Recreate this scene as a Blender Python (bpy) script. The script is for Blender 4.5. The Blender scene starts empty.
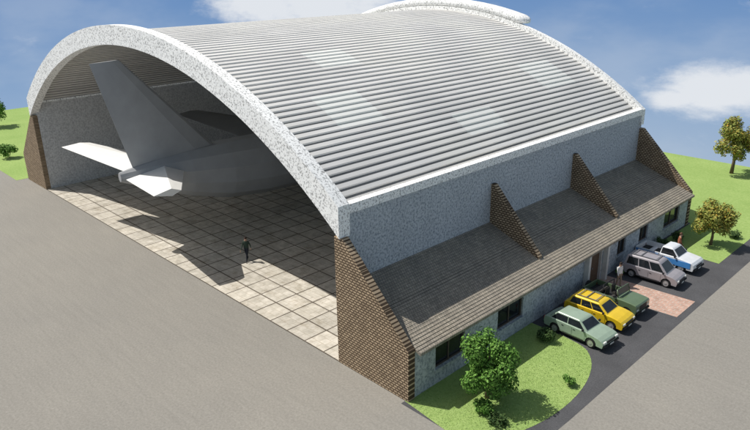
import bpy, bmesh, math, random
from mathutils import Vector, Matrix
random.seed(7)
S=bpy.context.scene; COL=S.collection
W,L,R,D,H=41.4,31.3,7.1,4.5,8.4
RAD=(W*W/4+R*R)/(2*R)
# ------------------------------------------------------------ helpers
def lk(o): COL.objects.link(o); return o
def top(name,label,cat,loc=(0,0,0),rot=0,group=None):
    o=bpy.data.objects.new(name,None); o.empty_display_size=.3; lk(o)
    o.location=loc; o.rotation_euler[2]=rot; o["label"]=label; o["category"]=cat
    if group:o["group"]=group
    return o
def mk(name,vs,fs,mat,parent=None,smooth=False,loc=None):
    me=bpy.data.meshes.new(name); me.from_pydata([tuple(v) for v in vs],[],fs); me.update()
    bm=bmesh.new(); bm.from_mesh(me); bmesh.ops.recalc_face_normals(bm,faces=bm.faces); bm.to_mesh(me); bm.free()
    if mat: me.materials.append(mat)
    o=bpy.data.objects.new(name,me); lk(o)
    if parent:o.parent=parent
    if loc:o.location=loc
    if smooth:
        for p in me.polygons:p.use_smooth=True
    return o
def boxd(x0,x1,y0,y1,z0,z1):
    v=[(x0,y0,z0),(x1,y0,z0),(x1,y1,z0),(x0,y1,z0),(x0,y0,z1),(x1,y0,z1),(x1,y1,z1),(x0,y1,z1)]
    f=[(0,3,2,1),(4,5,6,7),(0,1,5,4),(1,2,6,5),(2,3,7,6),(3,0,4,7)]
    return v,f
def box(name,b,mat,parent=None,bev=0):
    v,f=boxd(*b); o=mk(name,v,f,mat,parent)
    if bev: bevel(o,bev)
    return o
def boxes(name,bl,mat,parent=None):
    V=[];F=[]
    for b in bl:
        v,f=boxd(*b); n=len(V); V+=v; F+=[tuple(i+n for i in q) for q in f]
    return mk(name,V,F,mat,parent)
def bevel(o,w,seg=2):
    bm=bmesh.new(); bm.from_mesh(o.data)
    bmesh.ops.bevel(bm,geom=bm.edges[:],offset=w,segments=seg,affect='EDGES',clamp_overlap=True)
    bm.to_mesh(o.data); bm.free()
def soften(o,w):
    m=o.modifiers.new("soft_edges",'BEVEL'); m.width=w; m.segments=3; m.limit_method='ANGLE'; m.angle_limit=math.radians(28); m.harden_normals=False
    for p in o.data.polygons: p.use_smooth=True
    m2=o.modifiers.new("normals",'WEIGHTED_NORMAL'); m2.keep_sharp=True
def prism(name,poly,a0,a1,axis,mat,parent=None):
    def P(p,a): return {'x':(a,p[0],p[1]),'y':(p[0],a,p[1]),'z':(p[0],p[1],a)}[axis]
    n=len(poly); V=[P(p,a0) for p in poly]+[P(p,a1) for p in poly]
    F=[tuple(range(n)),tuple(range(2*n-1,n-1,-1))]+[(i,(i+1)%n,(i+1)%n+n,i+n) for i in range(n)]
    o=mk(name,V,F,mat,parent)
    bm=bmesh.new(); bm.from_mesh(o.data); bmesh.ops.triangulate(bm,faces=[f for f in bm.faces if len(f.verts)>4]); bmesh.ops.recalc_face_normals(bm,faces=bm.faces); bm.to_mesh(o.data); bm.free()
    return o
def sheet(name,poly,z,mat):
    o=mk(name,[(x,y,z) for x,y in poly],[tuple(range(len(poly)))],mat); o["kind"]="structure"
    bm=bmesh.new(); bm.from_mesh(o.data); bmesh.ops.triangulate(bm,faces=bm.faces)
    for f in bm.faces:
        if f.normal.z<0:f.normal_flip()
    bm.to_mesh(o.data); bm.free(); return o
def loft(name,rings,mat,parent=None,smooth=True,cap=True):
    n=len(rings[0]); V=[p for r in rings for p in r]; F=[]
    for k in range(len(rings)-1):
        for i in range(n): F.append((k*n+i,k*n+(i+1)%n,(k+1)*n+(i+1)%n,(k+1)*n+i))
    if cap: F.append(tuple(range(n))); F.append(tuple(range((len(rings)-1)*n,len(rings)*n)))
    return mk(name,V,F,mat,parent,smooth)
def tube(name,pts,rad,mat,parent=None,n=8):
    rings=[]
    for i,p in enumerate(pts):
        p=Vector(p); a=Vector(pts[max(i-1,0)]);b=Vector(pts[min(i+1,len(pts)-1)]); t=(b-a).normalized()
        u=t.cross(Vector((0,0,1)) if abs(t.z)<.9 else Vector((1,0,0))).normalized(); v=t.cross(u)
        rings.append([tuple(p+rad[i]*(u*math.cos(6.2832*k/n)+v*math.sin(6.2832*k/n))) for k in range(n)])
    return loft(name,rings,mat,parent)
# ------------------------------------------------------------ materials
def nm(name,rough=.8,metal=0,spec=.3):
    m=bpy.data.materials.new(name); m.use_nodes=True; t=m.node_tree; b=t.nodes["Principled BSDF"]
    b.inputs["Roughness"].default_value=rough; b.inputs["Metallic"].default_value=metal
    b.inputs["Specular IOR Level"].default_value=spec
    return m,t,b
def N(t,ty,**k):
    return t.nodes.new(ty)
def ramp(t,fac,stops):
    r=t.nodes.new("ShaderNodeValToRGB"); t.links.new(fac,r.inputs[0]); e=r.color_ramp.elements
    while len(e)<len(stops): e.new(.5)
    for i,(p,c) in enumerate(stops): e[i].position=p; e[i].color=(*c,1)
    return r.outputs[0]
def mix(t,fac,a,b,mode='MIX'):
    n=t.nodes.new("ShaderNodeMix"); n.data_type='RGBA'; n.blend_type=mode
    for i,v in ((0,fac),(6,a),(7,b)):
        if isinstance(v,(int,float)): n.inputs[i].default_value=v
        elif isinstance(v,tuple): n.inputs[i].default_value=(*v,1)
        else: t.links.new(v,n.inputs[i])
    return n.outputs[2]
def coord(t,kind="Object",scale=(1,1,1),rot=(0,0,0)):
    c=t.nodes.new("ShaderNodeTexCoord"); m=t.nodes.new("ShaderNodeMapping"); m.inputs["Scale"].default_value=scale; m.inputs["Rotation"].default_value=rot
    t.links.new(c.outputs[kind],m.inputs[0]); return m.outputs[0]
def noise(t,vec,scale,detail=4,rough=.6):
    n=N(t,"ShaderNodeTexNoise"); n.inputs["Scale"].default_value=scale; n.inputs["Detail"].default_value=detail; n.inputs["Roughness"].default_value=rough
    t.links.new(vec,n.inputs["Vector"]); return n.outputs["Fac"]
def bump(t,b,h,s,d):
    n=t.nodes.new("ShaderNodeBump"); n.inputs["Strength"].default_value=s; n.inputs["Distance"].default_value=d
    t.links.new(h,n.inputs["Height"]); t.links.new(n.outputs[0],b.inputs["Normal"])
def speckle(name,c0,c1,scale=9,big=.6,rough=.85,bs=.5,lo=.84,p=(.36,.6)):
    m,t,b=nm(name,rough); v=coord(t); n=noise(t,v,scale,3,.7); n2=noise(t,v,big,3)
    c=ramp(t,n,[(p[0],c0),(p[1],c1)]); d=ramp(t,n2,[(.3,(lo,lo,lo)),(.7,(1,1,1))])
    t.links.new(mix(t,1.,c,d,'MULTIPLY'),b.inputs["Base Color"]); bump(t,b,n,bs,.03); return m
def plain(name,c,rough=.5,metal=0,spec=.4,var=.12,sc=3):
    m,t,b=nm(name,rough,metal,spec); v=coord(t); n=noise(t,v,sc,4)
    t.links.new(ramp(t,n,[(.3,tuple(x*(1-var) for x in c)),(.7,tuple(min(1,x*(1+var)) for x in c))]),b.inputs["Base Color"]); return m
M={}
M['white']=speckle("white_stucco",(.36,.36,.35),(.97,.97,.94),9,lo=.96,p=(.37,.5),bs=.3)
M['wall']=speckle("grey_blue_render",(.23,.265,.30),(.53,.565,.595),8,p=(.36,.56),lo=.9)
M['wall2']=speckle("inner_wall_render",(.48,.48,.48),(.74,.74,.73),7,lo=.92)
m,t,b=nm("brown_brick",.9); v=coord(t,rot=(math.radians(90),0,0))
def brick(t,v,c1,c2,cm,bw,rh,mort,off=.5,scale=1,sm=.1):
    n=t.nodes.new("ShaderNodeTexBrick"); n.offset=off; n.inputs["Color1"].default_value=(*c1,1); n.inputs["Color2"].default_value=(*c2,1); n.inputs["Mortar"].default_value=(*cm,1)
    n.inputs["Scale"].default_value=scale; n.inputs["Brick Width"].default_value=bw; n.inputs["Row Height"].default_value=rh; n.inputs["Mortar Size"].default_value=mort; n.inputs["Mortar Smooth"].default_value=sm
    t.links.new(v,n.inputs["Vector"]); return n
n=brick(t,v,(.54,.41,.27),(.37,.275,.18),(.075,.05,.03),.23,.135,.028)
nz=noise(t,v,1.2,4); c=mix(t,1.,n.outputs[0],ramp(t,nz,[(.3,(.8,.8,.8)),(.7,(1.05,1.05,1.05))]),'MULTIPLY')
t.links.new(c,b.inputs["Base Color"]); bump(t,b,n.outputs["Fac"],-.6,.02); M['brick']=m
def roofm(name,ca,cb,sheens,sheen_c):
    m,t,b=nm(name,.55,0,.3); v=coord(t)
    n1=noise(t,coord(t,scale=(1,.08,1)),2.2,5); n2=noise(t,v,.16,2,.4)
    c=ramp(t,n1,[(.3,ca),(.7,cb)])
    c=mix(t,1.,c,ramp(t,n2,[(.35,(.93,.93,.93)),(.5,(1,1,1)),(.66,(1.05,1.05,1.03))]),'MULTIPLY')
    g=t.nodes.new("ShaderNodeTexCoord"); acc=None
    for (x,y,sx,sy) in sheens:
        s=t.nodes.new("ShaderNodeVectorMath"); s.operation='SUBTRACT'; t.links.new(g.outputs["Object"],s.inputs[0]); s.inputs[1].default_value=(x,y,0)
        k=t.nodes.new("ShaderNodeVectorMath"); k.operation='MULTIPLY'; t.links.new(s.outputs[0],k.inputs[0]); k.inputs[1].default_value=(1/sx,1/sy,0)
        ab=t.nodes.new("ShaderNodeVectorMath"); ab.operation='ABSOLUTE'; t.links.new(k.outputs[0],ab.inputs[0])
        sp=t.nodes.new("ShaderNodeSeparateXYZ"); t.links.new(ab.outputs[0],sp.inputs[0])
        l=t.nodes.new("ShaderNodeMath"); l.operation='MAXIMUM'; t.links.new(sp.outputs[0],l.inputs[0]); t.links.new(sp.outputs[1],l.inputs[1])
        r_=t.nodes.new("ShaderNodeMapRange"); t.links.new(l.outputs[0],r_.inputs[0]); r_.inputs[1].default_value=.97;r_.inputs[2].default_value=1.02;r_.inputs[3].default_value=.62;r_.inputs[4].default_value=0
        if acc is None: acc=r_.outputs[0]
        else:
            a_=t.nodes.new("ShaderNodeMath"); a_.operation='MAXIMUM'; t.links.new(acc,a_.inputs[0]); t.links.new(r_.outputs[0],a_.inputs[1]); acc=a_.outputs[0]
    c=mix(t,acc,c,sheen_c); t.links.new(c,b.inputs["Base Color"]); return m
SHEENS=[(-5.5,5.8,1.3,1.7),(-2.7,14.2,.8,1.9),(-5.2,25.4,1.4,2.0),(-10.5,8.9,1.2,1.6)]  # pale patches: faint roof sheens put into the metal colour
M['roof']=roofm("corrugated_metal",(.66,.645,.61),(.79,.77,.735),SHEENS,(.88,.89,.83)); M['valley_shade']=roofm("corrugated_metal_valley_shade",(.17,.165,.155),(.25,.245,.23),SHEENS,(.62,.63,.58))  # darker copy paints the shade between ribs into the valley colour
m,t,b=nm("weathered_shingles",.9); v=coord(t,rot=(0,0,math.radians(90)))
n=brick(t,v,(.345,.31,.255),(.25,.225,.185),(.11,.10,.085),.15,.16,.012,.5)
nz=noise(t,coord(t),.8,5); nz2=noise(t,coord(t),9,4)
c=mix(t,1.,n.outputs[0],ramp(t,nz,[(.3,(.85,.85,.85)),(.7,(1.15,1.13,1.08))]),'MULTIPLY'); c=mix(t,1.,c,ramp(t,nz2,[(.3,(.8,.8,.8)),(.7,(1.2,1.2,1.2))]),'MULTIPLY')
t.links.new(c,b.inputs["Base Color"]); bump(t,b,nz2,.5,.03); M['shingle']=m
m,t,b=nm("stone_slab_floor",.75); v=coord(t)
n=brick(t,v,(.66,.625,.56),(.54,.515,.465),(.13,.11,.09),1.55,1.55,.055,0,1,.5)
n_b=brick(t,v,(1,1,1),(.88,.88,.86),(.70,.67,.61),.5,.5,.022,.37,1,.4)
nz=noise(t,v,1.5,6,.7); nz2=noise(t,v,.12,3); nz3=noise(t,v,.6,5,.75)
c=mix(t,.8,n.outputs[0],n_b.outputs[0],'MULTIPLY'); c=mix(t,1.,c,ramp(t,nz,[(.3,(.70,.68,.64)),(.65,(1.1,1.08,1.05))]),'MULTIPLY'); c=mix(t,1.,c,ramp(t,nz2,[(.35,(.88,.87,.85)),(.65,(1,1,1))]),'MULTIPLY'); c=mix(t,1.,c,ramp(t,nz3,[(.34,(.74,.71,.66)),(.48,(1,1,1))]),'MULTIPLY')
t.links.new(c,b.inputs["Base Color"]); bump(t,b,n.outputs["Fac"],-.4,.02); M['floor']=m
m,t,b=nm("worn_concrete_apron",.9); v=coord(t)
nz=noise(t,v,9,5,.75); nz2=noise(t,v,.09,4); nz3=noise(t,coord(t,scale=(.3,3,1)),1.2,4)
c=mix(t,1.,ramp(t,nz,[(.3,(.205,.195,.172)),(.7,(.305,.29,.26))]),ramp(t,nz2,[(.3,(.93,.93,.93)),(.7,(1.05,1.04,1.02))]),'MULTIPLY')
c=mix(t,1.,c,ramp(t,nz3,[(.3,(.95,.95,.95)),(.7,(1.04,1.04,1.04))]),'MULTIPLY')
t.links.new(c,b.inputs["Base Color"]); bump(t,b,nz,.3,.01); M['apron']=m
m,t,b=nm("dark_asphalt",.9); v=coord(t); nz=noise(t,v,14,4,.8); nz2=noise(t,v,.5,4)
t.links.new(mix(t,1.,ramp(t,nz,[(.3,(.055,.055,.058)),(.7,(.105,.105,.11))]),ramp(t,nz2,[(.3,(.8,.8,.8)),(.7,(1.15,1.15,1.15))]),'MULTIPLY'),b.inputs["Base Color"]); bump(t,b,nz,.4,.01); M['asphalt']=m
m,t,b=nm("lawn_grass",.95,spec=.1); v=coord(t); nz=noise(t,v,5,6,.8); nz2=noise(t,v,.25,4)
t.links.new(mix(t,1.,ramp(t,nz,[(.3,(.20,.31,.08)),(.7,(.34,.46,.16))]),ramp(t,nz2,[(.3,(.88,.9,.84)),(.7,(1.12,1.06,1.1))]),'MULTIPLY'),b.inputs["Base Color"]); bump(t,b,nz,.5,.04); M['grass']=m
m,t,b=nm("red_brick_paving",.85); v=coord(t); n=brick(t,v,(.50,.31,.24),(.42,.26,.20),(.46,.40,.34),.45,.22,.022); nz=noise(t,v,3,4)
t.links.new(mix(t,1.,n.outputs[0],ramp(t,nz,[(.3,(.8,.8,.8)),(.7,(1.2,1.2,1.2))]),'MULTIPLY'),b.inputs["Base Color"]); M['paver']=m
M['plane']=plain("aircraft_paint",(.34,.35,.36),.45,spec=.4,var=.07,sc=.8)
M['planed']=plain("aircraft_wing_paint",(.20,.205,.21),.5,spec=.4,var=.07,sc=.8)
M['planew']=plain("aircraft_white_paint",(.82,.82,.79),.4,spec=.5,var=.04)
M['dark']=plain("dark_plastic",(.02,.02,.022),.6)
M['tyre']=plain("tyre_rubber",(.018,.018,.018),.85)
M['rim']=plain("alloy_rim",(.5,.5,.5),.35,.6)
m,t,b=nm("window_glass",.08,0,.8); v=coord(t); t.links.new(ramp(t,noise(t,v,2,2),[(.3,(.008,.01,.012)),(.7,(.02,.024,.028))]),b.inputs["Base Color"]); M['glass']=m
M['lamp']=plain("lamp_lens",(.75,.75,.7),.15,spec=.8); M['red']=plain("tail_lens",(.45,.02,.015),.2,spec=.8)
M['frame']=plain("painted_frame",(.10,.08,.065),.6); M['door']=plain("wooden_door",(.12,.075,.045),.6)
M['pale']=plain("pale_trim",(.62,.6,.56),.7)
M['metal']=plain("grey_steel",(.3,.3,.31),.45,.6)
M['bark']=plain("bark",(.14,.10,.065),.95,sc=8)
M['plate']=plain("blank_plate",(.6,.6,.55),.5)
def leafmat(name,cols):
    m,t,b=nm(name,.7,spec=.2); g=t.nodes.new("ShaderNodeNewGeometry")
    t.links.new(ramp(t,g.outputs["Random Per Island"],[(i/(len(cols)-1),c) for i,c in enumerate(cols)]),b.inputs["Base Color"])
    return m
M['leafg']=leafmat("green_leaves",[(.04,.11,.015),(.08,.19,.025),(.13,.27,.045),(.20,.36,.08)])
M['leafo']=leafmat("autumn_leaves",[(.12,.17,.03),(.24,.25,.05),(.42,.28,.05),(.18,.26,.05),(.40,.36,.09),(.26,.34,.08)])
M['leafd']=leafmat("dark_leaves",[(.02,.045,.012),(.035,.075,.02),(.06,.11,.03),(.10,.15,.05)])
M['blade']=leafmat("grass_blades",[(.22,.33,.09),(.29,.43,.12),(.35,.48,.15),(.38,.50,.18)])
# ------------------------------------------------------------ camera
yaw,pit,roll,f=-.8025,.3537,-.0143,658.77
fw=Vector((math.sin(yaw)*math.cos(pit),math.cos(yaw)*math.cos(pit),-math.sin(pit)))
r=Vector((math.cos(yaw),-math.sin(yaw),0)); u=r.cross(fw)
r2=r*math.cos(roll)+u*math.sin(roll); u2=u*math.cos(roll)-r*math.sin(roll)
cd=bpy.data.cameras.new("camera"); cd.sensor_width=36; cd.lens=f/750*36; cd.clip_end=2000
co=lk(bpy.data.objects.new("camera",cd)); mt=Matrix((r2,u2,-fw)).transposed().to_4x4(); mt.translation=(21.668,-18.559,18.4665); co.matrix_world=mt; S.camera=co
# ------------------------------------------------------------ light & sky
sv=Vector((-.64,-.33,1)).normalized()
sd=bpy.data.lights.new("sun",'SUN'); sd.energy=4.7; sd.angle=math.radians(.5); sd.color=(1,.965,.91)
so=lk(bpy.data.objects.new("sun",sd)); so.rotation_euler=sv.to_track_quat('Z','Y').to_euler(); so.location=(-20,-40,40)
w=bpy.data.worlds.new("World"); S.world=w; w.use_nodes=True; t=w.node_tree; bg=t.nodes["Background"]
sky=t.nodes.new("ShaderNodeTexSky"); sky.sky_type='NISHITA'; sky.sun_disc=False; sky.sun_elevation=math.asin(sv.z); sky.sun_rotation=math.atan2(sv.x,sv.y)
tc=t.nodes.new("ShaderNodeTexCoord"); G=tc.outputs["Generated"]
sep=t.nodes.new("ShaderNodeSeparateXYZ"); t.links.new(G,sep.inputs[0]); Z=sep.outputs[2]
def MR(x,a,b_,c=0,d=1,sm=True):
    n=t.nodes.new("ShaderNodeMapRange"); n.interpolation_type='SMOOTHSTEP' if sm else 'LINEAR'
    t.links.new(x,n.inputs[0]); n.inputs[1].default_value=a;n.inputs[2].default_value=b_;n.inputs[3].default_value=c;n.inputs[4].default_value=d; return n.outputs[0]
nish=mix(t,1.,sky.outputs[0],(.15,.13,.105),'MULTIPLY')
low=ramp(t,MR(Z,-.3,.1,0,1,False),[(0,(.42,.52,.64)),(.35,(.27,.40,.60)),(.7,(.14,.27,.52)),(1,(.10,.22,.48))])
def blob(c,r_,zs=2.4):
    n=t.nodes.new("ShaderNodeVectorMath"); n.operation='SUBTRACT'; t.links.new(G,n.inputs[0]); n.inputs[1].default_value=c
    k=t.nodes.new("ShaderNodeVectorMath"); k.operation='MULTIPLY'; t.links.new(n.outputs[0],k.inputs[0]); k.inputs[1].default_value=(1,1,zs)
    l=t.nodes.new("ShaderNodeVectorMath"); l.operation='LENGTH'; t.links.new(k.outputs[0],l.inputs[0]); return MR(l.outputs["Value"],0,r_,1,0,False)
def dirpx(x,y):
    v=fw*f+r2*(x-375)+u2*(215-y); v.normalize(); return tuple(v)
acc=None
for (x,y,rr) in [(712,90,.12),(745,84,.08),(672,98,.06),(325,2,.20),(265,6,.12)]:
    b_=blob(dirpx(x,y),rr)
    if acc is None: acc=b_
    else:
        mx=t.nodes.new("ShaderNodeMath"); mx.operation='MAXIMUM'; t.links.new(acc,mx.inputs[0]); t.links.new(b_,mx.inputs[1]); acc=mx.outputs[0]
mp=t.nodes.new("ShaderNodeMapping"); mp.inputs["Scale"].default_value=(1,1,2.2); t.links.new(G,mp.inputs[0])
cn=noise(t,mp.outputs[0],11,8,.66); cn2=noise(t,mp.outputs[0],5,5,.55)
ad=t.nodes.new("ShaderNodeMath"); ad.operation='MULTIPLY_ADD'; t.links.new(acc,ad.inputs[0]); ad.inputs[1].default_value=.75; t.links.new(cn,ad.inputs[2])
cl=MR(ad.outputs[0],.58,1.05,0,.95)
hz=MR(cn2,.42,.75,0,.3)
c=mix(t,hz,low,(.55,.62,.72)); c=mix(t,cl,c,(.78,.81,.85))
c=mix(t,MR(Z,.02,.12),c,nish); t.links.new(c,bg.inputs[0]); bg.inputs[1].default_value=1
S.view_settings.view_transform='Standard'; S.view_settings.look='None'; S.view_settings.exposure=0
# ------------------------------------------------------------ ground
sheet("ground",[(-86,-70),(70,-70),(70,51),(-86,51)],0,M['apron'])
sheet("back_lawn",[(-86,-1),(-46.3,-1),(-46.3,31.7),(4.6,31.7),(4.6,25.6),(8.9,25.4),(8.9,51),(-86,51)],.010,M['grass'])
sheet("driveway",[(4.3,-.3),(9.2,-.3),(10.3,1.5),(10.35,4),(10.1,51),(4.3,51)],.004,M['asphalt'])
lawn=[(4.3,-.05),(7.2,-.35)]
for k in range(0,25):
    a=-math.pi/2+math.pi*k/24*.97
    lawn.append((7.2+2.5*math.cos(a),4.8+5.15*math.sin(a)))
lawn+= [(6.6,10.05),(4.3,10.1)]
sheet("front_lawn",lawn,.010,M['grass'])
sheet("paved_path",[(4.3,16.0),(9.9,16.3),(9.9,18.9),(4.3,18.6)],.014,M['paver'])
sheet("hangar_floor",[(-W+.3,-.02),(-.3,-.02),(-.3,L-.5),(-W+.3,L-.5)],.02,M['floor'])
V=[];F=[]
def inpoly(x,y,P):
    c=False; j=len(P)-1
    for i in range(len(P)):
        if (P[i][1]>y)!=(P[j][1]>y) and x<(P[j][0]-P[i][0])*(y-P[i][1])/(P[j][1]-P[i][1])+P[i][0]: c=not c
        j=i
    return c
cnt=0
while cnt<22000:
    x=random.uniform(4.3,9.8);y=random.uniform(-.4,10.1)
    if not inpoly(x,y,lawn): continue
    a=random.uniform(0,6.28);h=random.uniform(.02,.05);ww=random.uniform(.010,.02);n=len(V)
    V+=[(x-ww*math.cos(a),y-ww*math.sin(a),.008),(x+ww*math.cos(a),y+ww*math.sin(a),.008),(x+random.uniform(-.05,.05),y+random.uniform(-.05,.05),h)]; F.append((n,n+1,n+2)); cnt+=1
o=mk("grass_blades",V,F,M['blade']); o["kind"]="stuff"
# ------------------------------------------------------------ hangar
hg=top("aircraft_hangar","large arched hangar with corrugated metal roof and brick buttresses","hangar")
def arcz(x,off=0):
    d=x+W/2; zc=H+R-RAD; z=zc+math.sqrt(RAD*RAD-d*d); return z-off/ (math.sqrt(RAD*RAD-d*d)/RAD)
def ring(y0,y1,th,parent,up=0):
    n=72; o_=[];i_=[]
    for k in range(n+1):
        a=math.asin(W/2/RAD); x=-W/2+RAD*math.sin(-a+2*a*k/n); x=min(max(x,-W),0)
        e=.12*(2*k/n-1)
        o_.append((x+e,arcz(x)+up)); i_.append((x+e,arcz(x,th)))
    V=[];F=[]
    for (p,q) in zip(o_,i_): V+=[(p[0],y0,p[1]),(p[0],y1,p[1]),(q[0],y1,q[1]),(q[0],y0,q[1])]
    for k in range(n):
        for s in range(4): F.append((4*k+s,4*k+(s+1)%4,4*k+4+(s+1)%4,4*k+4+s))
    F+=[(0,1,2,3),(4*n,4*n+1,4*n+2,4*n+3)]
    return mk("arch_fascia",V,F,M['white'],parent)
ring(-.08,.62,1.25,hg); ring(L-.45,L+.0,1.0,hg,-.1)
rg=[]; a0=-math.asin(W/2/RAD)+.02; a1=math.asin((-11.9+W/2)/RAD)
NS=50
for k in range(NS+9):
    if k<=NS: a=a0+(a1-a0)*k/NS; s_=1.
    else:
        q=(k-NS)/8; a=a1+.028*math.sin(q*math.pi/2); s_=max(.04,math.cos(q*math.pi/2))
    rr=RAD+.22; cx=-W/2+rr*math.sin(a); cz=H+R-RAD+rr*math.cos(a); row=[]
    for j in range(14):
        b_=6.28318*j/14; dy=math.copysign(abs(math.cos(b_))**.5,math.cos(b_))*.72*s_; dr=math.copysign(abs(math.sin(b_))**.5,math.sin(b_))*.34*s_
        row.append((cx+dr*math.sin(a),L+.25+dy,cz+dr*math.cos(a)))
    rg.append(row)
loft("roof_rim",rg,M['white'],hg)
prof=[]; a=math.asin(W/2/RAD)-.004; al=2*a*RAD; per=.46; nr=int(al/per); per=al/nr
for k in range(nr):
    for (u_,h_) in ((0,0),(.24,0),(.32,.07),(.86,.07),(.95,0)):
        s=-a+(k+u_)*per/RAD; prof.append((s,h_))
V=[];F=[]
for s,h_ in prof:
    rr=RAD-.5+h_; x=-W/2+rr*math.sin(s); z=H+R-RAD+rr*math.cos(s)
    x=max(min(x,-.05),-W+.05)
    V+=[(x,.5,z),(x,L-.4,z)]
for i in range(len(prof)-1): F.append((2*i,2*i+2,2*i+3,2*i+1))
ro=mk("roof",V,F,M['roof'],hg); ro.data.materials.append(M['valley_shade'])
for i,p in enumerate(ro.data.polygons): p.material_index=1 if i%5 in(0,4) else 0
for x0,x1 in ((-.32,.1),(-W-.1,-W+.32)):
    box("eave_curb",(x0,x1,.63,L-.46,7.9,8.36),M['white'],hg)
box("side_wall",(-.3,0,.41,L-.1,0,7.9),M['wall'],hg)
box("side_wall",(-W,-W+.3,.41,L-.1,0,7.9),M['wall2'],hg)
poly=[(-W+.31,0),(-.31,0)]+[(-.31-(W-.62)*k/40,arcz(-.31-(W-.62)*k/40,.7)) for k in range(41)]
prism("gable_wall",poly,L-.44,L-.15,'y',M['wall2'],hg)
ys=[0,11.9,21.1,L-.35]
for i,y in enumerate(ys):
    th=.42 if i in(0,3) else .3
    if i in (0,3): poly=[(-.3,0),(D,0),(D,2.62),(.25,6.84),(-.3,6.84)]
    else: poly=[(.01,3.2),(3.5,2.7),(3.52,3.15),(.22,6.75),(.01,6.75)]
    prism("buttress",poly,y-.02,y-.02+th,'y',M['brick'],hg)
for y in (0,L-.35):
    poly=[(-W+.3,0),(-W+.3,6.84),(-W-.25,6.84),(-W-D,2.62),(-W-D,0)]
    prism("buttress",poly,y-.02,y+.4,'y',M['brick'],hg)
def annex(sx,x0):
    nc=28; V=[];F=[]; z0,z1=4.35,2.5; xa,xb=.0,D+.32
    prof=[]
    for k in range(nc):
        ta=k/nc; tb=(k+1)/nc
        prof.append((xa+(xb-xa)*ta,z0+(z1-z0)*ta+.0)); prof.append((xa+(xb-xa)*tb,z0+(z1-z0)*tb+.022))
    for x,z in prof: V+=[(x0+sx*x,.42,z),(x0+sx*x,L-.38,z)]
    n=len(prof)
    V+=[(x0+sx*xb,.42,z1-.12),(x0+sx*xb,L-.38,z1-.12),(x0,.42,z0-.3),(x0,L-.38,z0-.3)]
    for i in range(n+1): F.append((2*i,2*i+2,2*i+3,2*i+1))
    F.append(tuple(2*i for i in range(n+2))); F.append(tuple(2*i+1 for i in range(n+1,-1,-1)))
    return mk("annex_roof",V,F,M['shingle'],hg)
annex(1,.005); annex(-1,-W-.005)
box("annex_wall",(-W-D+.05,-W-D+.25,.42,L-.4,0,2.45),M['wall'],hg)
ops=[(1.9,4.1,.85,2.05),(6.8,9.1,.85,2.05),(15.9,17.8,.0,2.2),(19.8,20.9,.95,2.05),(22.9,24.2,.95,2.05),(26.8,29.4,.85,2.05)]
X1=D-.06; X0=X1-.25
yb=sorted({.42,L-.4}|{v for o_ in ops for v in o_[:2]}); zb=sorted({0,2.52}|{v for o_ in ops for v in o_[2:]})
V=[];F=[]
def quad(*p):
    n=len(V); V.extend(p); F.append((n,n+1,n+2,n+3))
for i in range(len(yb)-1):
    for j in range(len(zb)-1):
        ym=(yb[i]+yb[i+1])/2; zm=(zb[j]+zb[j+1])/2
        if any(o_[0]<ym<o_[1] and o_[2]<zm<o_[3] for o_ in ops): continue
        for X in (X1,X0): quad((X,yb[i],zb[j]),(X,yb[i+1],zb[j]),(X,yb[i+1],zb[j+1]),(X,yb[i],zb[j+1]))
for (a0,a1,b0,b1) in ops:
    quad((X0,a0,b0),(X1,a0,b0),(X1,a0,b1),(X0,a0,b1)); quad((X0,a1,b0),(X1,a1,b0),(X1,a1,b1),(X0,a1,b1))
    quad((X0,a0,b1),(X1,a0,b1),(X1,a1,b1),(X0,a1,b1)); quad((X0,a0,b0),(X1,a0,b0),(X1,a1,b0),(X0,a1,b0))
mk("annex_wall",V,F,M['wall'],hg)
for i,(a0,a1,b0,b1) in enumerate(ops):
    if i==2:
        d=box("door",(X0+.02,X0+.08,a0+.08,a1-.08,.03,b1-.08),M['door'],hg)
        boxes("door_frame",[(X0+.01,X1-.02,a0,a0+.08,.02,b1),(X0+.01,X1-.02,a1-.08,a1,.02,b1),(X0+.01,X1-.02,a0+.08,a1-.08,b1-.08,b1)],M['pale'],d)
        box("pane",(X0+.081,X0+.09,a0+.3,a0+.8,1.0,1.9),M['glass'],d); box("handle",(X0+.08,X0+.13,a1-.95,a1-.85,.95,1.05),M['metal'],d)
        for yy in (a0-.32,a1+.08): box("porch_pier",(X1+.003,X1+.3,yy,yy+.24,.0,2.35),M['pale'],hg)
        continue
    p=box("window",(X0+.06,X0+.08,a0+.05,a1-.05,b0+.05,b1-.05),M['glass'],hg)
    ym=(a0+a1)/2
    boxes("frame",[(X0+.04,X1-.1,a0,a0+.06,b0,b1),(X0+.04,X1-.1,a1-.06,a1,b0,b1),(X0+.04,X1-.1,a0+.06,a1-.06,b0,b0+.06),(X0+.04,X1-.1,a0+.06,a1-.06,b1-.06,b1),(X0+.04,X1-.12,ym-.03,ym+.03,b0+.06,b1-.06)],M['frame'],p)
    box("sill",(X1+.002,X1+.08,a0-.06,a1+.06,b0-.07,b0-.003),M['wall'],p)
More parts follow.
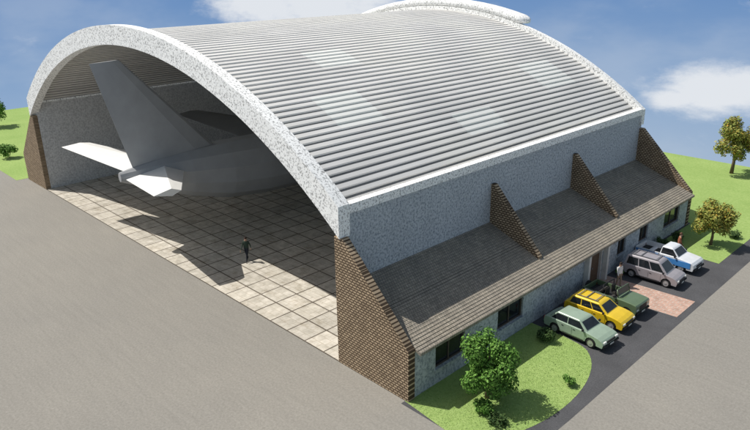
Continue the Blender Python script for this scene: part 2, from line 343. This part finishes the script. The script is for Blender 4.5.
# ------------------------------------------------------------ aircraft
ap=top("jet_aircraft","grey jet airliner parked nose inward with tail at the hangar opening","aircraft",(-22.3,.2,0),math.radians(-4))
def ell(y,rx,rz,zc,n=12): return [(rx*math.cos(6.28318*(k+.5)/n),y,zc+rz*math.sin(6.28318*(k+.5)/n)) for k in range(n)]
loft("fuselage",[ell(y,a_,b_,z) for y,a_,b_,z in [(-.9,.26,.34,5.25),(1.5,.9,1.1,4.95),(4,1.6,1.75,4.6),(7,2.15,2.25,4.3),(10,2.35,2.4,4.15),(20,2.35,2.4,4.15),(23,2.2,2.2,4.05),(25.5,1.6,1.55,3.85),(27,.85,.8,3.65),(27.6,.15,.15,3.6)]],M['plane'],ap,False)
def wing(name,root,tip,th0,th1,mat,parent,vert=False):
    rings=[]
    for (le,te),th in ((root,th0),(tip,th1)):
        le=Vector(le);te=Vector(te); up=Vector((1,0,0)) if vert else Vector((0,0,1)); rg=[]
        pr=[(0,0),(.35,1),(1,.04)] if not vert else [(0,0),(.05,.55),(.25,1),(.6,.75),(1,.04)]
        for c_,h_ in pr: rg.append(tuple(le.lerp(te,c_)+up*th*h_*.5))
        for c_,h_ in pr[-1:0:-1]: rg.append(tuple(le.lerp(te,c_)-up*th*h_*.5))
        rings.append(rg)
    return loft(name,rings,mat,parent,False)
wing("vertical_fin",((0,6.6,6.2),(0,.2,5.3)),((0,.2,13.2),(0,-1.75,13.1)),.8,.2,M['plane'],ap,True)
wing("stabiliser",((.2,3.8,5.1),(.2,-.6,5.1)),((6.7,.6,5.6),(6.7,-1.2,5.6)),1.1,.5,M['planew'],ap)
wing("stabiliser",((-.3,4.6,5.0),(-.3,.4,5.0)),((-9.6,.3,5.8),(-9.6,-1.9,5.8)),.6,.25,M['planew'],ap)
for s in (1,-1):
    wing("wing",((s*1.2,18.5,5.4),(s*1.2,11.5,5.2)),((s*14.5,12.2,6.1),(s*14.5,10,6.0)),.75,.2,M['planed'],ap)
    e=loft("engine",[[(s*5+rr*math.cos(.5236*k),y,4.1+rr*math.sin(.5236*k)) for k in range(12)] for y,rr in ((13,.45),(14,.75),(17,.9),(18,.82))],M['plane'],ap)
    g=tube("landing_gear",[(s*1.2,18.6,2.4),(s*1.5,18.6,.5)],[.14,.11],M['metal'],ap)
    for q in (-.35,.35):
        loft("wheel",[[(s*1.5+q+dx,18.6+rr*math.cos(.3927*k),.56+rr*math.sin(.3927*k)) for k in range(16)] for dx,rr in ((-.15,.4),(-.1,.52),(.1,.52),(.15,.4))],M['tyre'],g)
g=tube("landing_gear",[(0,24.5,2.6),(0,24.5,.4)],[.11,.09],M['metal'],ap)
loft("wheel",[[(dx,24.5+rr*math.cos(.3927*k),.42+rr*math.sin(.3927*k)) for k in range(16)] for dx,rr in ((-.15,.3),(-.1,.4),(.1,.4),(.15,.3))],M['tyre'],g)
# ------------------------------------------------------------ vehicles
def paint(name,c):
    m,t,b=nm(name,.28,.1,.6); b.inputs["Coat Weight"].default_value=.5
    n=noise(t,coord(t),3,4); t.links.new(ramp(t,n,[(.3,tuple(x*.88 for x in c)),(.7,c)]),b.inputs["Base Color"]); return m
M['seat']=plain("seat_vinyl",(.05,.045,.04),.8)
def arch(cx,r_,z0,n=8):
    dz=z0-.31; a0=math.asin(max(-1,min(1,dz/r_))); return [(cx-r_*math.cos(a0+(math.pi-2*a0)*k/n),.31+r_*math.sin(a0+(math.pi-2*a0)*k/n)) for k in range(n+1)]
def vehicle(name,label,cat,col,kind,loc,rot=0,stripe=None,rack=False,sc=.88):
    root=top(name,label,cat,loc,rot,"cars parked beside the hangar"); root.scale=(sc*.97,sc*1.02,sc*1.02); P=paint(name+"_paint_"+col[0],col[1])
    wb=1.27; hw=.84
    if kind=='pickup': prof=[(-2.2,.34),(-2.22,.62),(-.42,.62),(-.40,.98),(.95,.98),(1.25,.95),(1.98,.86),(2.14,.74),(2.18,.5),(2.12,.30)]
    elif kind=='jeep': prof=[(-1.86,.36),(-1.88,.64),(.48,.64),(.50,1.02),(1.0,1.02),(1.5,.99),(1.86,.94),(1.93,.86),(1.93,.5),(1.90,.32)]
    elif kind=='sedan': prof=[(-2.06,.32),(-2.12,.55),(-2.08,.86),(-1.95,.93),(.85,.90),(1.2,.87),(1.7,.79),(1.97,.70),(2.1,.60),(2.14,.48),(2.08,.28)]
    else: prof=[(-2.0,.32),(-2.07,.55),(-2.04,.92),(-1.95,.97),(.85,.94),(1.2,.92),(1.65,.85),(1.92,.76),(2.04,.66),(2.08,.5),(2.02,.28)]
    wr={'pickup':1.38,'jeep':1.15}.get(kind,wb)
    bot=arch(-wr,.38,.30)+arch(wb,.38,.30)
    poly=list(prof)+bot[::-1]
    rings=[]
    for y,k,px in ((-hw,.93,.985),(-hw+.05,.98,.985),(-hw+.14,1,.992),(-.4,1.008,1.0),(.4,1.008,1.0),(hw-.14,1,.992),(hw-.05,.98,.985),(hw,.93,.985)):
        rings.append([(x*(px if abs(x)>1.75 else 1),y,.5+(z-.5)*k if z>.5 else z) for x,z in poly])
    b=loft("body",rings,P,root,False)
    bm=bmesh.new(); bm.from_mesh(b.data); bmesh.ops.triangulate(bm,faces=[f_ for f_ in bm.faces if len(f_.verts)>4]); bm.to_mesh(b.data); bm.free()
    box("chassis",(-1.75,1.75,-.62,.62,.2,.58),M['dark'],root)
    cb={'hatch':(-1.88,.95,-1.62,.25,.93,1.42),'sedan':(-1.80,.95,-1.25,.28,.89,1.36),'van':(-1.95,1.25,-1.78,.55,.93,1.62),'pickup':(-.40,1.0,-.30,.42,.96,1.50),'jeep':(-1.8,.62,-1.8,.42,1.02,1.52)}[kind]
    xr,xf,xr2,xf2,z0,z1=cb; wb0,wt=.77,.60
    def cp(tz,side,tx):
        xa=xr+(xr2-xr)*tz; xb_=xf+(xf2-xf)*tz; return Vector((xa+(xb_-xa)*tx,side*(wb0+(wt-wb0)*tz),z0+(z1-z0)*tz))
    def glass(nm_,pts,off):
        pts=[p+off for p in pts]; V_=[tuple(p) for p in pts]+[tuple(p-off*1.6) for p in pts]
        mk(nm_,V_,[(0,1,2,3),(7,6,5,4),(0,4,5,1),(1,5,6,2),(2,6,7,3),(3,7,4,0)],M['glass'],root)
    def ends(tx):
        a_=[cp(.1,-1,tx),cp(.1,1,tx),cp(.80,1,tx),cp(.80,-1,tx)]
        for p in a_: p.y*=.86
        return a_
    if kind!='jeep':
        rg=[]
        for tz,sh in ((-.06,0),(.84,0),(.94,.03),(1,.12)):
            ps=[]
            for (sx,tx) in ((-1,0),(-1,.5),(-1,1),(1,1),(1,.5),(1,0)):
                p=cp(tz,sx,tx); p.y-=sx*sh*.9; p.x+=(sh if tx==0 else (-sh if tx==1 else 0)); p.z+=(.025 if tx==.5 and tz==1 else 0); ps.append(tuple(p))
            rg.append(ps)
        soften(loft("cabin",rg,P,root,False),.03)
        nseg={'hatch':3,'sedan':2,'van':3,'pickup':1}[kind]
        for s in (1,-1):
            for k in range(nseg):
                a_=.05+.9*k/nseg+.012; e_=.05+.9*(k+1)/nseg-.012
                glass("side_window",[cp(.08,s,a_),cp(.08,s,e_),cp(.80,s,e_),cp(.80,s,a_)],Vector((0,s*.008,.002)))
        glass("windscreen",ends(1),Vector((.009,0,.006))); glass("rear_window",ends(0),Vector((-.010,0,.004)))
    else:
        glass("windscreen",[Vector((.56,-.64,1.08)),Vector((.56,.64,1.08)),Vector((.44,.62,1.46)),Vector((.44,-.62,1.46))],Vector((.008,0,.003)))
        tube("windscreen_frame",[(.58,-.70,1.0),(.43,-.67,1.5),(.43,.67,1.5),(.58,.70,1.0)],[.035]*4,P,root,6)
        tube("roll_bar",[(-.55,-.68,.95),(-.55,-.64,1.5),(-.55,.64,1.5),(-.55,.68,.95)],[.035]*4,M['dark'],root,6)
        boxes("tub_wall",[(-1.88,.48,-.86,-.78,.62,.98),(-1.88,.48,.78,.86,.62,.98),(-1.90,-1.80,-.777,.777,.623,.975)],P,root)
        box("tub_floor",(-1.79,.47,-.775,.775,.6,.66),M['dark'],root)
        for s in (1,-1):
            st=box("seat",(-.35,.12,s*.36-.22,s*.36+.22,.66,.86),M['seat'],root,.04); box("backrest",(-.45,-.34,s*.36-.22,s*.36+.22,.8,1.3),M['seat'],st,.03)
        box("seat",(-1.35,-.85,-.6,.6,.66,.88),M['seat'],root,.04)
        loft("spare_wheel",[[(-1.93-dx,.0+rr*math.cos(.3927*k),.80+rr*math.sin(.3927*k)) for k in range(16)] for dx,rr in ((0,.2),(.02,.3),(.15,.3),(.17,.2))],M['tyre'],root,False)
    for s in (1,-1):
        for (xa,xb_) in ([(-.35,.75)] if kind=='pickup' else [(-.40,.42)] if kind=='jeep' else [(-.85,-.05),(-.03,.85)]):
            e_=.02 if kind=='jeep' else 0
            y0,y1=(hw-.003,hw+.012+e_) if s>0 else (-hw-.012-e_,-hw+.003)
            d=box("door",(xa,xb_,y0,y1,.36,.85 if kind!='pickup' else .9),P,root,.01)
            box("handle",(xa+.06,xa+.2,y1 if s>0 else y0-.02,y1+.02 if s>0 else y0,.74,.77),M['dark'],d)
        box("mirror",(cb[1]-.28,cb[1]-.16,s*.90-.07,s*.90+.07,z0+.02,z0+.15),M['dark'],root,.02)
        fx=prof[-2][0]; box("headlight",(fx-.10,fx+.008,s*.62-.13,s*.62+.13,.54,.66),M['lamp'],root,.02)
        rx=prof[1][0]; box("taillight",(rx-.016,rx+.08,s*.7-.09,s*.7+.09,.62,.82),M['red'],root,.015)
        box("sill_trim",(-.7,.8,s*(hw-.02)-.02,s*(hw-.02)+.02,.24,.33),M['dark'],root)
        if stripe: box("side_stripe",(-2.0 if kind!='pickup' else -.33,1.9,s*(hw+.016)-.014,s*(hw+.016)+.014,.44,.84),stripe,root)
    fx=prof[-2][0]; box("bumper",(fx-.06,fx+.06,-.80,.80,.33,.47),M['dark'],root,.03); box("grille",(fx-.05,fx+.012,-.42,.42,.52,.64 if kind!='jeep' else .84),M['dark'],root)
    box("number_plate",(fx+.055,fx+.068,-.2,.2,.35,.45),M['plate'],root)
    rx=prof[1][0]; box("bumper",(rx-.07,rx+.06,-.80,.80,.36,.5),M['dark'],root,.03)
    if kind=='pickup':
        boxes("cargo_bed",[(-2.2,-.42,-.86,-.78,.62,1.0),(-2.2,-.42,.78,.86,.62,1.0),(-2.22,-2.14,-.777,.777,.623,.99)],P,root)
        box("bed_liner",(-2.13,-.43,-.775,.775,.6,.64),M['dark'],root)
        if stripe:
            for s in (1,-1): box("side_stripe",(-2.15,-.45,s*.868-.01,s*.868+.01,.63,.92),stripe,root)
    if rack:
        boxes("roof_rack",[(xr2+.25,xf2-.1,s*.5-.02,s*.5+.02,z1+.04,z1+.08) for s in (1,-1)]+[(xx,xx+.05,-.48,.48,z1+.055,z1+.095) for xx in (xr2+.35,xr2+.9,xf2-.3)]+[(xx,xx+.05,s*.5-.02,s*.5+.02,z1-.04,z1+.04) for s in (1,-1) for xx in (xr2+.35,xf2-.3)],M['metal'],root)
    for s in (1,-1):
        for cx in (wb,-wr):
            wy=s*.73
            tb=[[(cx+rr*math.cos(.3142*k),wy+dy,.31+rr*math.sin(.3142*k)) for k in range(20)] for dy,rr in ((-.1,.25),(-.08,.31),(.08,.31),(.1,.25))]
            we=bpy.data.objects.new("wheel",None); lk(we); we.parent=root
            loft("tyre",tb,M['tyre'],we,False)
            loft("rim",[[(cx+rr*math.cos(.3142*k),wy+s*dy,.31+rr*math.sin(.3142*k)) for k in range(20)] for dy,rr in ((.08,.2),(.112,.2),(.105,.13),(.125,.04))],M['rim'],we,False)
    return root
blue=plain("blue_stripe_paint",(.07,.26,.60),.35)
vehicle("parked_car","pale green compact car parked on asphalt beside the lawn","car",("sage",(.34,.44,.33)),'sedan',(7.0,10.75,.004),math.radians(-3))
vehicle("parked_car","bright yellow hatchback with roof rack parked on asphalt","car",("yellow",(.82,.56,.02)),'hatch',(6.85,13.05,.004),math.radians(1),rack=True)
vehicle("parked_off_road_car","dark green open off-road car parked by the entrance path","off-road car",("green",(.13,.19,.10)),'jeep',(6.75,15.15,.004),math.radians(-2),sc=.90)
vehicle("parked_van","grey people carrier with roof rack parked beside brick path","van",("grey",(.36,.335,.35)),'van',(6.75,20.2,.004),math.radians(2),rack=True)
vehicle("parked_pickup_truck","white pickup truck with blue side stripe parked near lawn","pickup truck",("white",(.80,.82,.84)),'pickup',(6.5,23.1,.004),math.radians(-1),stripe=blue,sc=.92)
# ------------------------------------------------------------ trees / shrubs
def leaves(name,blobs,n,size,mat,parent):
    V=[];F=[]
    tot=sum(b[3]**2 for b in blobs)
    for (cx,cy,cz,br) in blobs:
        for _ in range(int(n*br*br/tot)):
            d=Vector((random.gauss(0,1),random.gauss(0,1),random.gauss(0,1))).normalized(); rr=br*(random.random()**.45)*random.uniform(.85,1.12)
            p=Vector((cx,cy,cz))+d*rr; p.z=max(p.z,.05)
            nn=(d+Vector((random.uniform(-.8,.8),random.uniform(-.8,.8),random.uniform(-.4,1)))).normalized()
            a=nn.orthogonal().normalized(); a=Matrix.Rotation(random.uniform(0,6.28),3,nn)@a; b_=nn.cross(a); s=size*random.uniform(.6,1.3); k=len(V)
            V+=[tuple(p-a*s),tuple(p-b_*s*.5+nn*s*.1),tuple(p+a*s),tuple(p+b_*s*.5+nn*s*.1)]; F.append((k,k+1,k+2,k+3))
    me=bpy.data.meshes.new(name); me.from_pydata(V,[],F); me.materials.append(mat); o=lk(bpy.data.objects.new(name,me)); o.parent=parent; return o
def tree(label,loc,h,cr,cbase,mat,n,size,seed):
    random.seed(seed); root=top("leafy_tree",label,"tree",loc)
    zc=cbase+(h-cbase)*.5; hv=(h-cbase)*.5
    tube("trunk",[(0,0,0),(.03,.02,h*.2),(-.03,.03,h*.42),(.03,-.02,h*.7)],[h*.035,h*.027,h*.02,h*.008],M['bark'],root)
    blobs=[]
    for k in range(17):
        a=k*2.4+random.uniform(-.3,.3); el=random.uniform(-.85,.95); q=math.sqrt(max(0,1-el*el)); rr=random.uniform(.55,.76)
        blobs.append((cr*rr*q*math.cos(a),cr*rr*q*math.sin(a),zc+hv*rr*el,cr*random.uniform(.26,.40)))
    blobs.append((0,0,zc,cr*.5))
    for i,b_ in enumerate(blobs[:7]): tube("limb",[(0,0,h*(.22+.04*i)),(b_[0]*.5,b_[1]*.5,(h*(.25+.04*i)+b_[2])*.5+.05),(b_[0]*.9,b_[1]*.9,b_[2])],[h*.014,h*.009,h*.003],M['bark'],root,6)
    leaves("crown",blobs,n,size,mat,root); return root
tree("small round green tree standing on the lawn",(6.8,2.8,.01),3.3,1.6,.35,M['leafg'],10000,.08,3)
tree("small round tree with yellow autumn leaves on lawn",(7.3,28.3,.01),3.3,1.5,.6,M['leafo'],7500,.09,5)
tree("larger tree with orange autumn leaves on far lawn",(2.1,47.6,.01),5.4,2.3,1.0,M['leafo'],9000,.12,11)
tree("small green tree on the lawn beyond the hangar",(-74.6,5.2,.01),4.2,1.9,.7,M['leafg'],2500,.14,12)
def shrub(label,loc,r_,h,mat,n,size,seed):
    random.seed(seed); root=top("garden_shrub",label,"shrub",loc)
    for k in range(4): 
        a=k*1.57+.4; tube("stem",[(0,0,0),(r_*.35*math.cos(a),r_*.35*math.sin(a),h*.6)],[.02,.008],M['bark'],root,5)
    bl=[(r_*.5*math.cos(k*1.1),r_*.5*math.sin(k*1.1),h*random.uniform(.3,.65),r_*random.uniform(.35,.6)) for k in range(6)]
    leaves("foliage",bl,n,size,mat,root)
shrub("light green bushy shrub on the lawn near tree",(7.4,1.75,.01),.5,.8,M['leafg'],1200,.06,1)
shrub("dark spreading shrub at the lawn edge by asphalt",(6.0,9.0,.01),.55,.7,M['leafd'],1300,.06,2)
shrub("small sparse shrub near the curved lawn edge",(9.0,6.3,.01),.36,.6,M['leafg'],600,.05,4)
shrub("low dark creeping shrub on the lawn",(8.2,1.7,.01),.5,.3,M['leafd'],700,.06,6)
shrub("low dark creeping shrub on the lawn",(8.9,1.0,.01),.45,.28,M['leafd'],600,.06,8)
shrub("dark shrub growing beside the annex wall",(4.95,25.6,.01),.5,.9,M['leafd'],800,.06,9)
shrub("dark shrub growing beside the annex wall",(5.3,27.4,.01),.5,.8,M['leafd'],800,.06,10)
shrub("dark shrub growing beside the annex wall",(5.0,19.2,.01),.3,.7,M['leafg'],500,.05,13)
shrub("small low shrub on the lawn by the driveway",(8.0,30.8,.01),.5,.6,M['leafd'],600,.07,14)
shrub("green bush on the lawn beyond the hangar",(-55.9,1.3,.01),1.1,1.6,M['leafg'],1200,.12,15)
shrub("small low shrub on the lawn by the driveway",(4.6,36,.01),.4,.5,M['leafg'],500,.07,16)
# ------------------------------------------------------------ people
skin=plain("skin",(.45,.28,.20),.6); hairm=plain("dark_hair",(.03,.02,.015),.8); lips=plain("lips",(.3,.12,.10))
def person(label,loc,rot,top_c,leg_c,hair,stride=.28,arm=.35,scl=1):
    root=top("person",label,"person",loc,rot); root.scale=(scl,scl,scl)
    vs=[];es=[];rd=[];roots=[]
    def v(p,r_,par=None):
        vs.append(p); rd.append(r_); i=len(vs)-1
        if par is not None: es.append((par,i))
        else: roots.append(i)
        return i
    pel=v((0,0,.95),.15); wa=v((0,.0,1.12),.125,pel); ch=v((.01,0,1.33),.155,wa); nk=v((.01,0,1.50),.058,ch); hd=v((.03,0,1.60),.085,nk); hd2=v((.03,0,1.70),.088,hd)
    for s in (1,-1):
        st=stride*s
        hp=v((0,s*.09,.88),.095,pel); kn=v((st*.55+.04,s*.10,.50),.062,hp); an=v((st-(.04 if s<0 else 0),s*.10,.10),.042,kn); v((st+.14,s*.11,.045),.04,an)
        sh=v((0,s*.185,1.42),.062,ch); ax=-arm*s; el=v((ax*.35,s*.235,1.15),.045,sh); wr_=v((ax*.8+.08,s*.24,.93),.028,el); pm=v((ax*.9+.11,s*.24,.86),.034,wr_)
        bx,by,bz=ax*.9+.11,s*.24,.85
        for k,ln in enumerate((.07,.08,.075,.06)):
            o_=-.027+.018*k; b0=v((bx+o_,by,bz),.010); b1=v((bx+o_+.005,by,bz-.05),.0095,b0); v((bx+o_+.015,by-s*.015,bz-.05-ln*.5),.008,b1)
        b0=v((bx+.02,by-s*.01,bz+.02),.011); b1=v((bx+.05,by-s*.02,bz-.01),.010,b0); v((bx+.055,by-s*.025,bz-.04),.009,b1)
    me=bpy.data.meshes.new("body"); me.from_pydata(vs,es,[]); o=lk(bpy.data.objects.new("body",me))
    md=o.modifiers.new("s",'SKIN'); 
    for i,q in enumerate(me.skin_vertices[0].data): q.radius=(rd[i],rd[i]*(1.25 if i in(1,2,0) else 1)); q.use_root=i in roots
    ms=o.modifiers.new("d",'SUBSURF'); ms.levels=2; ms.render_levels=2
    dg=bpy.context.evaluated_depsgraph_get(); m2=bpy.data.meshes.new_from_object(o.evaluated_get(dg)); o.modifiers.clear(); o.data=m2; o.parent=root
    m2.materials.clear()
    for mm in (skin,top_c,leg_c,M['dark']): m2.materials.append(mm)
    for p in m2.polygons:
        c_=p.center; p.use_smooth=True
        p.material_index=0 if (c_.z>1.49 or (c_.z<.92 and abs(c_.y)>.20)) else (3 if c_.z<.09 else (2 if c_.z<.98 and abs(c_.y)<.2 else 1))
    n=12
    rg=[[(.015+.098*math.cos(e)*math.cos(6.283*k/n),.098*math.cos(e)*math.sin(6.283*k/n),1.69+.105*math.sin(e)+(0 if math.cos(6.283*k/n)<.4 else .02)) for k in range(n)] for e in (-.55,0,.5,1.0,1.4)]
    loft("hair",rg,hair,root)
    for s in (1,-1): box("eye",(.108,.120,s*.032-.010,s*.032+.010,1.655,1.667),M['dark'],root,.003)
    prism("nose",[(.11,1.66),(.145,1.615),(.11,1.605)],-.012,.012,'y',skin,root)
    box("mouth",(.110,.119,-.022,.022,1.578,1.586),lips,root)
    for s in (1,-1): box("ear",(.01,.045,s*.092-.01,s*.092+.01,1.61,1.67),skin,root,.005)
    return root
dkg=plain("dark_green_jacket",(.03,.05,.035),.9); nav=plain("dark_trousers",(.02,.022,.03),.9); wht=plain("white_shirt",(.7,.7,.68),.9); kha=plain("khaki_trousers",(.25,.21,.15),.9); brn=plain("rust_jacket",(.28,.10,.05),.9)
person("person in dark jacket and trousers walking across hangar floor",(-14.1,3.8,.02),math.radians(-60),dkg,nav,hairm)
person("person in white shirt standing beside the annex entrance",(5.75,17.6,.014),math.radians(-20),wht,kha,hairm,.08,.1,.93)
person("person in rust coloured jacket standing behind parked pickup",(6.5,24.6,.01),math.radians(30),brn,nav,plain("brown_hair",(.10,.05,.025),.8),.1,.15)
